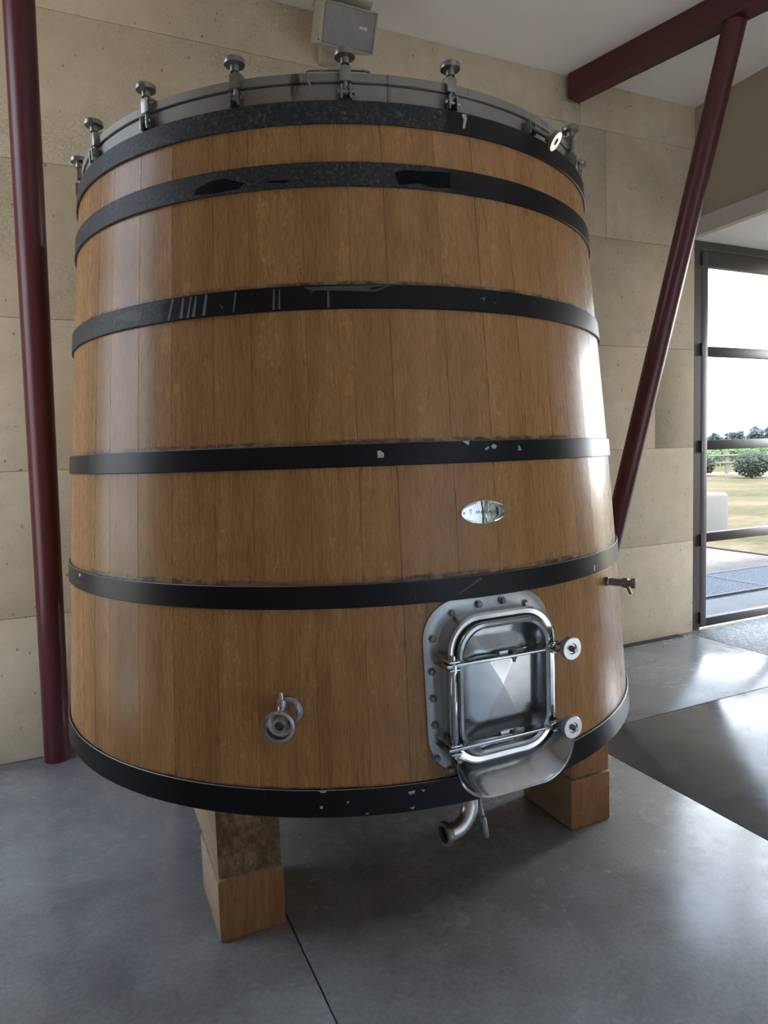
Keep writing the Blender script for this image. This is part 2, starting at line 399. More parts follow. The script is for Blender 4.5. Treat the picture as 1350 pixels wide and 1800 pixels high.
# ------------------------------------------------------------------ the room
WY, ZC, XR, XL, YF, XE = 1.341, 4.30, 3.65, -2.4, -7.6, 6.9       # back wall, ceiling, bulkhead, left wall, front wall, right wall
ZL = 3.28                                                          # low ceiling
bm = bmesh.new(); bm_box(bm, (XL - .3, YF - .3, -0.25), (XE + .3, WY + .35, -0.012))
floor = obj('floor', to_mesh(bm, 'floor'), 'joint', kind='structure')
G = 0.0028
def slab(x0, x1, y0, y1, mat='floor'):
    return box('slab', (x0 + G, y0 + G, -0.14), (x1 - G, y1 - G, 0.0), mat, floor, bev=0.0015)
XS = [XL, -0.495, 1.375, 3.585]
for a, b in zip(XS[:-1], XS[1:]):
    cuts = [YF, -3.55, WY] if b < 3 else [YF, -3.55, 0.155, WY]
    for c, d in zip(cuts[:-1], cuts[1:]):
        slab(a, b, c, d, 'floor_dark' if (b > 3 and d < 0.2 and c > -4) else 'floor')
slab(3.585, XE, -3.0, WY + 0.12, 'aggregate'); slab(3.585, XE, YF, -3.0, 'floor')
SKY = (0.7, 3.5, -6.9, -4.7)                                      # unseen roof opening, added to brighten the vat front
bm = bmesh.new()
bm_box(bm, (XL - .3, YF - .3, ZC), (XR + .12, SKY[2], ZC + .2)); bm_box(bm, (XL - .3, SKY[3], ZC), (XR + .12, WY + .35, ZC + .2))
bm_box(bm, (XL - .3, SKY[2], ZC), (SKY[0], SKY[3], ZC + .2)); bm_box(bm, (SKY[1], SKY[2], ZC), (XR + .12, SKY[3], ZC + .2))
obj('ceiling', to_mesh(bm, 'ceiling'), 'ceiling', kind='structure')
bm = bmesh.new(); f_ = .05
bm_box(bm, (SKY[0], SKY[2], ZC + .12), (SKY[1], SKY[2] + f_, ZC + .18)); bm_box(bm, (SKY[0], SKY[3] - f_, ZC + .12), (SKY[1], SKY[3], ZC + .18))
for k in range(5):
    xk = SKY[0] + (SKY[1] - SKY[0] - f_) * k / 4; bm_box(bm, (xk, SKY[2] + f_, ZC + .12), (xk + f_, SKY[3] - f_, ZC + .18))
added_roof_light = obj('window_9', to_mesh(bm, 'window_9'), 'frame', kind='structure')
for k in range(4):
    xa = SKY[0] + f_ + (SKY[1] - SKY[0] - f_) * k / 4; xb = xa + (SKY[1] - SKY[0] - f_) / 4 - f_
    obj('pane', pydata('pane', [(xa, SKY[2] + f_, ZC + .15), (xb, SKY[2] + f_, ZC + .15), (xb, SKY[3] - f_, ZC + .15), (xa, SKY[3] - f_, ZC + .15)], [(0, 1, 2, 3)]), 'glass', added_roof_light)
ld = bpy.data.lights.new('added_roof_portal', 'AREA'); ld.shape = 'RECTANGLE'; ld.size = SKY[1] - SKY[0]; ld.size_y = SKY[3] - SKY[2]; ld.cycles.is_portal = True
lo = bpy.data.objects.new('added_roof_portal', ld); COL.objects.link(lo); lo.location = ((SKY[0] + SKY[1]) / 2, (SKY[2] + SKY[3]) / 2, ZC + .19)
box('ceiling', (XR + .02, YF - .3, ZL), (XE + .3, WY + .35, ZL + .1), 'white_paint', kind='structure')
box('wall_bulkhead', (XR, YF, ZL + .105), (XR + .11, WY, ZC), 'plaster', kind='structure')
box('trim_1', (XR - .045, YF, ZL), (XR + .018, WY - .001, ZL + .135), 'fascia', kind='structure')
# back wall: core + stone blocks, every block its own piece
bm = bmesh.new()
bm_box(bm, (XL - .3, WY + .012, -0.02), (3.655, WY + .42, ZC))
bm_box(bm, (3.655, WY + .10, ZL), (XE + .3, WY + .42, ZC))
bm_box(bm, (6.32, WY + .012, -0.02), (XE + .3, WY + .42, ZL))
wall_back = obj('wall_back', to_mesh(bm, 'wall_back'), 'mortar', kind='structure')
courses = [0.0, 0.79, 1.58, 2.385, 3.195, 3.975, 4.30]
joints = [[-2.0, -0.2, 1.35], [-0.75, 0.55, 1.55], [-2.2, -0.55, 1.2, 3.222], [-0.85, 0.2, 1.45], [-2.25, 2.717], [-1.95, 2.303, 2.476]]
for k, (z0, z1) in enumerate(zip(courses[:-1], courses[1:])):
    xs = [XL - .05] + joints[k] + [3.655]
    for x0, x1 in zip(xs[:-1], xs[1:]):
        g = 0.0012; pr_ = rng.uniform(-0.0008, 0.0008)
        top = 4.119 if (k == 5 and abs(x0 - 2.303) < .01) else z1
        box('stone_block', (x0 + g, WY + pr_, z0 + g), (x1 - g, WY + .10, top - g), 'stone', wall_back, bev=0.0022)
box('stone_block', (6.33, WY, 0.0), (XE, WY + .09, ZL - .005), 'stone', wall_back, bev=0.004)
# other walls with glazed bays
def glazed_wall(name, axis, pos, a0, a1, ztop, bays, z0, z1, outward, mat='white_paint', n0=1, gl='glass', f=0.055):
    """axis 'x': wall runs along x at y=pos; axis 'y': runs along y at x=pos"""
    th = 0.3 * outward
    def span(lo, hi, zl, zh):
        if axis == 'x': return (lo, min(pos, pos + th), zl), (hi, max(pos, pos + th), zh)
        return (min(pos, pos + th), lo, zl), (max(pos, pos + th), hi, zh)
    bm = bmesh.new(); cur = a0
    for b0, b1 in bays:
        bm_box(bm, *span(cur, b0, 0, ztop)); bm_box(bm, *span(b0, b1, -.02, z0)); bm_box(bm, *span(b0, b1, z1, ztop)); cur = b1
    bm_box(bm, *span(cur, a1, 0, ztop))
    obj(name, to_mesh(bm, name), mat, kind='structure')
    for i, (b0, b1) in enumerate(bays):
        w = bmesh.new(); q = pos + 0.12 * outward; t = 0.03
        def fr(lo, hi, zl, zh, tt=t):
            if axis == 'x': bm_box(w, (lo, q - tt, zl), (hi, q + tt, zh))
            else: bm_box(w, (q - tt, lo, zl), (q + tt, hi, zh))
        fr(b0, b0 + f, z0, z1); fr(b1 - f, b1, z0, z1); fr(b0 + f, b1 - f, z0, z0 + f); fr(b0 + f, b1 - f, z1 - f, z1)
        mid = (b0 + b1) / 2; fr(mid - f / 2, mid + f / 2, z0 + f, z1 - f, t * .9)
        zs = [z0 + f, z0 + (z1 - z0) * 0.36, z0 + (z1 - z0) * 0.68, z1 - f]
        for zz in zs[1:-1]: fr(b0 + f, b1 - f, zz - f / 2, zz + f / 2, t * .8)
        wo = obj('window_%d' % (n0 + i), to_mesh(w, 'window'), 'frame', kind='structure')
        for xa, xb in ((b0 + f, mid), (mid, b1 - f)):
            for za, zb in zip(zs[:-1], zs[1:]):
                if axis == 'x': vs = [(xa, q, za), (xb, q, za), (xb, q, zb), (xa, q, zb)]
                else: vs = [(q, xa, za), (q, xb, za), (q, xb, zb), (q, xa, zb)]
                obj('pane', pydata('pane', vs, [(0, 1, 2, 3)]), gl, wo)
    # daylight portals in the openings help the sampler only
    for b0, b1 in bays:
        ld = bpy.data.lights.new('window_portal', 'AREA'); ld.shape = 'RECTANGLE'; ld.size = b1 - b0; ld.size_y = z1 - z0
        ld.cycles.is_portal = True
        lo = bpy.data.objects.new('window_portal', ld); COL.objects.link(lo)
        c = (b0 + b1) / 2; zz = (z0 + z1) / 2; q = pos + 0.2 * outward
        lo.location = (c, q, zz) if axis == 'x' else (q, c, zz)
        d = Vector((0, -outward, 0)) if axis == 'x' else Vector((-outward, 0, 0))
        lo.rotation_euler = d.to_track_quat('-Z', 'Y').to_euler()
glazed_wall('wall_front', 'x', YF, XL - .3, XE + .3, ZC, [(3.9, 6.5)], 0.15, 3.2, -1, n0=1, gl='glass_front', f=0.17)
glazed_wall('wall_left', 'y', XL, YF, WY + .01, ZC, [(-0.25, 0.95)], 0.3, 4.15, -1, mat='plaster', n0=5, gl='glass_side')
glazed_wall('wall_right', 'y', XE, YF, WY + .01, ZC, [(0.1, 1.2)], 0.05, 3.22, 1, mat='plaster', n0=8)
# shallow floor channel at the foot of the back wall
box('trim_2', (2.80, WY - .062, 0.0), (3.48, WY - .004, 0.006), 'hinge', kind='structure')

# ------------------------------------------------------------------ glazed entrance door
DX, DY = 3.662, WY + 0.02
bm = bmesh.new()
DW, DT = 2.62, 3.275
bm_box(bm, (DX, DY, 0), (DX + .095, DY + .09, DT)); bm_box(bm, (DX + DW - .095, DY, 0), (DX + DW, DY + .09, DT))
bm_box(bm, (DX + .095, DY, DT - .055), (DX + DW - .095, DY + .09, DT))
door = obj('door_1', to_mesh(bm, 'door_1'), 'frame', kind='structure')
def leaf(x0, x1, hinge_left):
    s = 0.092; y0, y1 = DY + .012, DY + .075; zt = DT - .06; zb = 0.012
    bm = bmesh.new()
    bm_box(bm, (x0, y0, zb), (x0 + s, y1, zt), .004); bm_box(bm, (x1 - s, y0, zb), (x1, y1, zt), .004)
    rails = [(zb, 0.085), (0.755, 0.835), (1.553, 1.635), (2.345, 2.425), (3.085, zt)]
    for a, b in rails: bm_box(bm, (x0 + s, y0 + .004, a), (x1 - s, y1 - .004, b), .003)
    lf = obj('door_leaf', to_mesh(bm, 'door_leaf', 40), 'frame', door)
    for (a, b), (c, d) in zip(rails[:-1], rails[1:]):
        bm = bmesh.new(); ym = (y0 + y1) / 2
        bm_box(bm, (x0 + s - .004, ym - .0004, b - .004), (x1 - s + .004, ym + .0004, c + .004))
        vs = [(x0 + s, ym, b), (x1 - s, ym, b), (x1 - s, ym, c), (x0 + s, ym, c)]
        bm.free(); obj('pane', pydata('pane', vs, [(0, 1, 2, 3)]), 'glass_door', lf)
    hx = x0 - .003 if hinge_left else x1 + .003
    for z in (0.10, 0.78, 1.58, 2.39, 3.13):
        lathe('hinge', (hx, DY - .006, z - .05), (0, 0, 1), [(0, 0), (.009, .004), (.012, .008), (.012, .10), (.009, .104), (0, .108)], 'hinge', lf, 12)
leaf(DX + .100, DX + DW / 2 - .003, True); leaf(DX + DW / 2 + .003, DX + DW - .100, False)
ld = bpy.data.lights.new('door_portal', 'AREA'); ld.shape = 'RECTANGLE'; ld.size = DW; ld.size_y = DT; ld.cycles.is_portal = True
lo = bpy.data.objects.new('door_portal', ld); COL.objects.link(lo); lo.location = (DX + DW / 2, DY + .2, DT / 2)
lo.rotation_euler = Vector((0, -1, 0)).to_track_quat('-Z', 'Y').to_euler()

# ------------------------------------------------------------------ steel beam and struts
bd = Vector((0.262, -0.965, 0)).normalized(); bs_ = Vector((-bd.y, bd.x, 0))
b0 = Vector((2.390, 1.341, 0))
beam = empty('steel_beam', (2.39, 1.34, 4.12), 'burgundy painted steel beam under the ceiling, ending at the stone wall', 'beam')
def beam_piece(name, w0, w1, z0, z1, s0, s1):
    vs = []
    for s in (s0, s1):
        for w_, z in ((w0, z0), (w1, z0), (w1, z1), (w0, z1)):
            p = b0 + bd * s + bs_ * w_; vs.append((p.x - 2.39, p.y - 1.34, z - 4.12))
    fs = [(0, 1, 2, 3), (7, 6, 5, 4), (0, 4, 5, 1), (1, 5, 6, 2), (2, 6, 7, 3), (3, 7, 4, 0)]
    me = pydata(name, vs, fs); bm = bmesh.new(); bm.from_mesh(me); bmesh.ops.recalc_face_normals(bm, faces=bm.faces[:])
    bmesh.ops.bevel(bm, geom=bm.edges[:], offset=.002, segments=1, affect='EDGES'); bm.to_mesh(me); bm.free()
    obj(name, me, 'burgundy', beam)
beam_piece('web', -.047, .055, 4.135, 4.2985, 0.012, 5.5)
beam_piece('bottom_flange', -.065, .065, 4.119, 4.135, 0.022, 5.5)
def strut(p0, p1, r, label):
    p0, p1 = Vector(p0), Vector(p1); ax = p1 - p0
    e = empty('steel_strut', p0, label, 'strut', 'burgundy steel struts')
    tube('tube', [(0, 0, 0), ax], r, 'burgundy', e, 28)
    return e
strut((2.405, 1.262, 0.005), (2.700, 0.235, 4.12), .067, 'burgundy slanted steel tube rising to the beam right of the vat')
strut((-1.262, 1.274, 0.005), (-1.1448, 0.695, 4.285), .066, 'burgundy steel tube leaning at the far left beside the vat')

# ------------------------------------------------------------------ loudspeaker
tilt = math.radians(28)
sp = empty('loudspeaker', (0.50, 1.03, 4.045), 'beige wall loudspeaker with grey grille, tilted down above the vat', 'loudspeaker')
RS = Matrix.Rotation(tilt, 4, 'X')
def spbox(name, lo, hi, mat, bev, parent=sp):
    bm = bmesh.new(); bm_box(bm, lo, hi, bev, RS); return obj(name, to_mesh(bm, name, 40), mat, parent)
body = spbox('case', (-.165, -.055, -.105), (.165, .120, .105), 'speaker', .018)
spbox('grille', (-.150, -.061, -.094), (.158, -.050, .094), 'grille', .008)
spbox('edge_trim', (.158, -.072, -.100), (.166, .02, .100), 'speaker', .002)
spbox('screw', (-.1675, -.045, -.088), (-.1645, -.037, -.080), 'rubber', .0)
def text_mesh(txt, size, name, shear=0.0, spacing=1.0):
    cu = bpy.data.curves.new(name, 'FONT'); cu.body = txt; cu.size = size; cu.align_x = 'CENTER'; cu.align_y = 'CENTER'
    cu.extrude = 0.0003; cu.shear = shear; cu.space_character = spacing; cu.resolution_u = 3
    o = bpy.data.objects.new(name, cu); COL.objects.link(o)
    dg = bpy.context.evaluated_depsgraph_get(); me = bpy.data.meshes.new_from_object(o.evaluated_get(dg))
    bpy.data.objects.remove(o); return me
me = text_mesh('BOSE', 0.021, 'logo', 0.35, 0.95)
me.transform(RS @ Matrix.Translation((.085, -.0615, .012)) @ Matrix.Rotation(math.pi / 2, 4, 'X'))
obj('logo', me, 'logo', sp)
bm = bmesh.new(); bm_box(bm, (-.03, .12, .0), (.03, .26, .05), .004); bm_box(bm, (-.06, .245, -.06), (.06, .309, .09), .004)
bm_box(bm, (-.155, -.02, .155), (.175, .13, .17), .003)
bm_box(bm, (-.02, .03, .10), (.02, .07, .16), .0)
obj('bracket', to_mesh(bm, 'bracket', 40), 'speaker', sp)

# ------------------------------------------------------------------ the vat
D0 = 2.93
def rad(z):
    s = (z - 1.6) / D0
    return D0 * (0.37113751 - 0.07979633 * s - 0.03433148 * s * s)
def rs(z): return rad(z) - 0.008
def cylp(r, deg, z):
    a = math.radians(deg); return Vector((r * math.cos(a), r * math.sin(a), z))
VZ = 0.0
vat = empty('wine_vat', (0, 0, 0), 'large tapered oak wine vat with black iron hoops and a stainless steel hatch', 'vat')
# staves: joints read from the photograph, the rest random
fixed = [-159.1, -153.9, -146.2, -138.9, -131.1, -125.0, -116.5, -109.45, -103.8, -95.0, -88.0, -81.0, -74.4, -69.4, -63.0, -56.5]
ang = fixed[:]
while ang[-1] < 360 - 159.1 - 9: ang.append(ang[-1] + rng.uniform(5.4, 8.4))
Z0, Z1, NZ, NA = 0.614, 2.570, 16, 4
ends = ang[1:] + [ang[0] + 360]
for a0, a1 in zip(ang, ends):
    if a1 - a0 < 1.5: continue
    vs, fs = [], []
    zl = [Z0 + (Z1 - Z0) * i / (NZ - 1) for i in range(NZ)]
    gap = 0.010; ch = 0.032; dr = rng.uniform(-0.0004, 0.0004)
    cols = [(a0 + gap, -.0035, 1), (a0 + gap + ch, 0, 1)] 
    rows = [a0 + gap + ch + (a1 - a0 - 2 * gap - 2 * ch) * i / NA for i in range(NA + 1)]
    def col(a, off): 
        k = len(vs)
        vs.extend(cylp(rs(z) + off + dr, a, z) for z in zl); return k
    def strip(ka, kb):
        for i in range(NZ - 1): fs.append((ka + i, kb + i, kb + i + 1, ka + i + 1))
    kk = [col(a, 0) for a in rows]
    for p, q in zip(kk[:-1], kk[1:]): strip(p, q)
    c0, c1 = col(a0 + gap, -.0009), col(a0 + gap + ch, 0); strip(c0, c1)
    d0, d1 = col(a1 - gap - ch, 0), col(a1 - gap, -.0009); strip(d0, d1)
    i1, i0 = col(a1 - gap, -.05), col(a0 + gap, -.05)
    strip(col(a1 - gap, -.0009), i1); strip(i1, i0); strip(i0, col(a0 + gap, -.0009))
    for e in (0, NZ - 1):
        f = [k + e for k in kk] + [i1 + e, i0 + e]
        fs.append(tuple(f) if e else tuple(reversed(f)))
    obj('stave', pydata('stave', vs, fs, 30), 'oak', vat)
# hoops
def ring_mesh(name, prof, seg=180, a0=0.0, a1=360.0):
    vs, fs = [], []; n = len(prof); full = abs(a1 - a0 - 360) < 1e-6
    cnt = seg if full else seg + 1
    for i in range(cnt):
        a = a0 + (a1 - a0) * i / seg
        vs.extend(cylp(r, a, z) for r, z in prof)
    for i in range(seg):
        j = (i + 1) % cnt
        for k in range(n):
            l = (k + 1) % n; fs.append((i * n + k, j * n + k, j * n + l, i * n + l))
    me = pydata(name, vs, fs, 30)
    bm = bmesh.new(); bm.from_mesh(me); bmesh.ops.recalc_face_normals(bm, faces=bm.faces[:]); bm.to_mesh(me); bm.free()
    return me
PATCH = {
2: [('black', [(-134.37, 2.3489), (-133.84, 2.365), (-131.05, 2.3796), (-128.76, 2.3802), (-125.43, 2.3603), (-126.38, 2.3465), (-130.75, 2.3423)]), ('black', [(-122.21, 2.3562), (-120.85, 2.3596), (-118.0, 2.3577), (-119.07, 2.3503)]), ('black', [(-101.99, 2.3784), (-99.94, 2.3871), (-97.11, 2.3881), (-92.64, 2.3936), (-92.63, 2.3483), (-95.83, 2.3439), (-98.19, 2.353), (-101.28, 2.3428)])],
1: [('white', [(-89.39, 2.5700), (-88.5, 2.5700), (-88.7, 2.5654), (-88.52, 2.5598), (-89.13, 2.5283), (-89.57, 2.5269), (-89.21, 2.5543), (-89.5, 2.5632)])],
3: [('white', [(-138.39, 2.0662), (-138.05, 2.0654), (-138.94, 2.0057), (-139.4, 2.0067)]), ('white', [(-136.39, 2.0634), (-136.07, 2.0627), (-136.39, 2.0055), (-137.05, 2.0067)]), ('white', [(-134.9, 2.065), (-134.69, 2.0646), (-135.22, 2.0048), (-135.65, 2.0056)]), ('white', [(-133.96, 2.0647), (-133.76, 2.0643), (-134.08, 2.0059), (-134.7, 2.007)]), ('white', [(-132.24, 2.0645), (-131.84, 2.0638), (-132.26, 2.0058), (-132.86, 2.0068)]), ('white', [(-129.99, 2.0351), (-129.32, 2.0277), (-129.14, 2.0148), (-129.52, 2.0249)]), ('white', [(-127.23, 2.0621), (-126.95, 2.0617), (-127.37, 2.0074), (-127.64, 2.0078)]), ('white', [(-121.21, 2.0633), (-120.94, 2.063), (-121.02, 2.0056), (-121.36, 2.0059)]), ('white', [(-120.33, 2.0623), (-120.16, 2.0621), (-120.15, 2.0062), (-120.49, 2.0066)]), ('white', [(-113.08, 2.0519), (-112.83, 2.0518), (-112.75, 2.0053), (-113.17, 2.0055)]), ('grey', [(-116.55, 2.0635), (-110, 2.0645), (-103.2, 2.0664), (-105.86, 2.0472), (-107.57, 2.0488), (-110.97, 2.051), (-115.62, 2.0535)]), ('white', [(-88.73, 2.0415), (-87.52, 2.0464), (-88.03, 2.0292), (-88.09, 2.039)]), ('white', [(-86.46, 2.0363), (-85.35, 2.0313), (-85.82, 2.029)]), ('grey', [(-152.12, 2.0426), (-147.99, 2.0553), (-144.87, 2.0439), (-145.13, 2.0212), (-147.65, 2.0207)])],
4: [('white', [(-106.68, 1.6116), (-106.26, 1.6137), (-105.7, 1.6048), (-105.73, 1.5939), (-106.64, 1.5929)]), ('white', [(-93.52, 1.6327), (-92.26, 1.6328), (-92.43, 1.6195), (-93.17, 1.6279)]), ('white', [(-88.51, 1.616), (-88.07, 1.6224), (-87.45, 1.6172), (-87.59, 1.609), (-88.23, 1.6076)]), ('white', [(-89.68, 1.6084), (-89.03, 1.6162), (-88.85, 1.6112), (-89.5, 1.6034)]), ('white', [(-83.19, 1.6154), (-82.95, 1.6153), (-82.54, 1.6016), (-83.27, 1.6003)])],
5: [('grey', [(-96.07, 1.1992), (-91.74, 1.2442), (-91.47, 1.2388), (-94.69, 1.2078)]), ('white', [(-64.98, 1.2149), (-64.52, 1.2136), (-64.71, 1.1932), (-65.16, 1.1964)]), ('white', [(-165.6, 1.2394), (-164.58, 1.2417), (-164.57, 1.2322), (-165.59, 1.2299)])],
6: [('white', [(-116.55, 0.6442), (-116.16, 0.6441), (-116.25, 0.6362), (-116.64, 0.6379)]), ('white', [(-112.95, 0.6547), (-112.48, 0.6558), (-112.8, 0.6482)]), ('white', [(-110.37, 0.6199), (-109.98, 0.6193), (-109.98, 0.6162), (-110.37, 0.6168)]), ('white', [(-104.43, 0.6672), (-103.38, 0.6694), (-103.57, 0.6586), (-103.88, 0.6626), (-104.05, 0.6567)]), ('white', [(-102.57, 0.6688), (-102.0, 0.6672), (-102.18, 0.6613)]), ('white', [(-104.29, 0.6221), (-103.56, 0.625), (-103.74, 0.6159)]), ('white', [(-116.71, 0.6865), (-115.54, 0.6855), (-115.78, 0.6819), (-116.33, 0.6805)])]}
for i, (zt, zb) in enumerate(HOOPS):
    t = 0.0075 if i < 5 else 0.009
    ra, rb = rad(zt), rad(zb); c = 0.0018
    prof = [(ra - t, zt), (ra - c, zt), (ra, zt - c), (rb, zb + c), (rb - c, zb), (rb - t, zb)]
    mm = 'hoop_grey' if i < 2 else 'hoop_part' if i == 2 else 'hoop_black'
    ho = obj('hoop', ring_mesh('hoop', prof), mm, vat)
    if i >= 3:                                                      # paint worn off the upper arris
        ho.data.materials.append(MAT['worn_edge'])
        for k, p in enumerate(ho.data.polygons):
            if k % len(prof) == 1: p.material_index = 1
    # paint chips, drips and patches: thin flakes lying on the band
    for cname in ('white', 'grey', 'black'):
        vs, fs = [], []
        for cc, poly in PATCH.get(i + 1, []):
            if cc != cname: continue
            # subdivide long edges so that flakes follow the curve
            pts = []
            for (p, q), (p2, q2) in zip(poly, poly[1:] + poly[:1]):
                m_ = max(1, int(abs(p2 - p) / 1.5))
                for s in range(m_): pts.append((p + (p2 - p) * s / m_, q + (q2 - q) * s / m_))
            k = len(vs); zc = sum(q for _, q in pts) / len(pts)
            # quads between upper and lower chains would over-complicate: fan around centre columns
            pc = sum(p for p, _ in pts) / len(pts)
            def P(p, q, o):
                q = min(max(q, zb + .001), zt - .001)
                f_ = (zt - q) / (zt - zb); return cylp(ra + (rb - ra) * f_ + o, p, q)
            span = max(p for p, _ in pts) - min(p for p, _ in pts)
            o_ = 0.0004 + (0.0011 if span > 6 else 0.0) * 0
            mids = [((p + pc) / 2, (q + zc) / 2) for p, q in pts]; n_ = len(pts)
            vs += [P(p, q, o_) for p, q in pts] + [P(p, q, o_) for p, q in mids] + [P(pc, zc, o_)]
            for s in range(n_):
                r_ = (s + 1) % n_
                fs.append((k + s, k + r_, k + n_ + r_, k + n_ + s)); fs.append((k + n_ + s, k + n_ + r_, k + 2 * n_))
        if vs:
            me = pydata('paint_marks', vs, fs); bm = bmesh.new(); bm.from_mesh(me)
            for f in bm.faces:
                c_ = f.calc_center_median()
                if f.normal.dot(Vector((c_.x, c_.y, 0))) < 0: f.normal_flip()
            bm.to_mesh(me); bm.free()
            obj('paint_marks', me, 'chip_drip' if (i == 2 and cname == 'white') else 'chip_' + cname, ho, kind='stuff')
# top: steel collar, lid with rolled rim, underside
RR = 0.972
obj('collar', ring_mesh('collar', [(RR - .012, 2.52), (RR, 2.52), (RR, 2.628), (RR - .012, 2.628)]), 'rim', vat)
bm = bmesh.new()
bm_lathe(bm, (0, 0, 0), (0, 0, 1), [(0, 2.70), (.30, 2.69), (.70, 2.668), (.90, 2.652), (RR - .010, 2.6575), (RR + .0045, 2.657), (RR + .006, 2.6555), (RR + .006, 2.6345), (RR + .0045, 2.633), (RR - .008, 2.633), (RR - .008, 2.6285), (0, 2.6285)], 128, False)
obj('lid', to_mesh(bm, 'lid', 35), 'rim', vat)
lathe('bottom_head', (0, 0, 0), (0, 0, 1), [(0, 0.640), (rs(.64) - .052, .640), (rs(.64) - .052, .672), (0, .672)], 'block_oak', vat, 96, False)
hp = [cylp(.935, -115.9, 2.662), cylp(.932, -115.9, 2.686), cylp(.930, -115.5, 2.691), cylp(.928, -104.7, 2.691), cylp(.930, -104.3, 2.686), cylp(.935, -104.3, 2.662)]
hm = []
for k in range(9): hm.append(cylp(.928, -115.3 + 10.4 * k / 8, 2.691))
tube('lid_handle', [hp[0], hp[1]] + hm + [hp[4], hp[5]], .0048, 'steel', vat, 10)
tube('hook_rod', [cylp(.980, -115.0, 2.659), cylp(.986, -114.9, 2.645), cylp(.987, -114.8, 2.625), cylp(.984, -114.5, 2.607)], .0028, 'oldsteel', vat, 8)
# clamps round the lid
def make_clamp(loose=False):
    bm = bmesh.new()
    # local: +x outward, y tangential, z up, origin on collar radius at z=2.60
    def pl(lo, hi, b=.0015): bm_box(bm, lo, hi, b)
    for s in (-1, 1): pl((-.002, s * .0125 - .003, -.022), (.030, s * .0125 + .003, .016))
    br = to_mesh(bm, 'clamp', 40)
    bm = bmesh.new()
    bm_lathe(bm, (.018, -.024, 0), (0, 1, 0), [(0, 0), (.0075, .0), (.0075, .007), (.0045, .007), (.0045, .041), (.0075, .041), (.0075, .048), (0, .048)], 10)
    pin = to_mesh(bm, 'pivot_pin', 40)
    bm = bmesh.new()
    prof = [(.012, .030), (.018, .036), (.022, .066), (-.004, .074), (-.052, .062), (-.060, .054), (-.058, .050), (-.02, .058), (.004, .052), (.006, .030)]
    for (ya, yb) in ((-.0150, -.0115), (.0115, .0150)):
        A = [bm.verts.new((x, ya, z)) for x, z in prof]; B = [bm.verts.new((x, yb, z)) for x, z in prof]
        n = len(prof); bm.faces.new(A); bm.faces.new(B[::-1])
        for i in range(n): bm.faces.new((A[i], B[i], B[(i + 1) % n], A[(i + 1) % n]))
    bm_box(bm, (.0155, -.015, .028), (.0215, .015, .068), .001)
    M = Matrix.Translation((-.018, 0, .068)) @ Matrix.Rotation(math.radians(13), 4, 'Y')
    bm_box(bm, (-.042, -.015, -.002), (.040, .015, .002), .0005, M)
    bmesh.ops.recalc_face_normals(bm, faces=bm.faces[:])
    cap = to_mesh(bm, 'clamp_cap', 40)
    bm = bmesh.new()
    bm_lathe(bm, (.012, 0, 0), (0, 0, 1), [(0, -.008), (.0095, -.008), (.0095, .008), (.0062, .010), (.0062, .074), (.0125, .074), (.0125, .090), (.0285, .092), (.0290, .094), (.0290, .104), (.0280, .106), (.010, .106), (.009, .101), (0, .101)], 28)
    knob = to_mesh(bm, 'knob', 35)
    return br, pin, cap, knob
CB, CP, CC, CK = make_clamp()
for k in range(20):
    a = -109.0 + 18 * k
    loose = abs((a + 73) % 360) < 1
    M = Matrix.Translation(cylp(RR, a, 2.600)) @ Matrix.Rotation(math.radians(a), 4, 'Z')
    o = obj('clamp', CB, 'oldsteel', vat); o.matrix_local = M
    for me_, nm in ((CP, 'pivot_pin'), (CK, 'knob')) + (() if loose else ((CC, 'clamp_cap'),)):
        c = obj(nm, me_, 'oldsteel', o)
        if loose and nm == 'knob':
            # swung open: the eye bolt hangs sideways over the hoop
            c.matrix_local = Matrix.Translation((.012, 0, .006)) @ Vector((.74, .30, -.62)).to_track_quat('Z', 'Y').to_matrix().to_4x4() @ Matrix.Translation((-.012, 0, 0))

# name plate ---------------------------------------------------------------
def on_vat(x, z, off):
    """point on the vat surface x metres round from the door axis"""
    r = rs(z); return cylp(r + off, -90.25 + math.degrees(x / r), z)
PZ = 1.4275
vs, fs = [], []; nn_ = 48
for r_, off in ((1.0, .0004), (1.0, .0022), (.965, .0028)):
    for i in range(nn_):
        t = 2 * math.pi * i / nn_; vs.append(on_vat(.0755 * r_ * math.cos(t), PZ + .0335 * r_ * math.sin(t), off))
for g in (.7, .35):
    for i in range(nn_):
        t = 2 * math.pi * i / nn_; vs.append(on_vat(.0755 * g * math.cos(t), PZ + .0335 * g * math.sin(t), .0028))
vs.append(on_vat(0, PZ, .0028))
for l in range(4):
    for i in range(nn_): fs.append((l * nn_ + i, l * nn_ + (i + 1) % nn_, (l + 1) * nn_ + (i + 1) % nn_, (l + 1) * nn_ + i))
for i in range(nn_): fs.append((4 * nn_ + i, 4 * nn_ + (i + 1) % nn_, 5 * nn_))
plate = obj('name_plate', pydata('name_plate', vs, fs, 25), 'mirror', vat, label='oval polished steel name plate')
def engraved(txt, size, x0, z0, parent, sp_=1.0):
    me = text_mesh(txt, size, 'lettering', 0, sp_)
    for v in me.vertices:
        p = on_vat(x0 + v.co.x, z0 + v.co.y, .0030 + v.co.z * .5); v.co = p
    obj('lettering', me, 'ink', parent)
engraved('T', .0185, -.0455, PZ + .0025, plate); engraved('ARANSAUD', .0130, .0065, PZ + .0005, plate, 1.12)
for sx in (-.0665, .0665):
    p = on_vat(sx, PZ, .0028); n = Vector((p.x, p.y, 0)).normalized()
    lathe('screw', p, n, [(0, 0), (.0032, 0), (.0032, .0008), (.002, .0018), (0, .002)], 'steel', plate, 12)

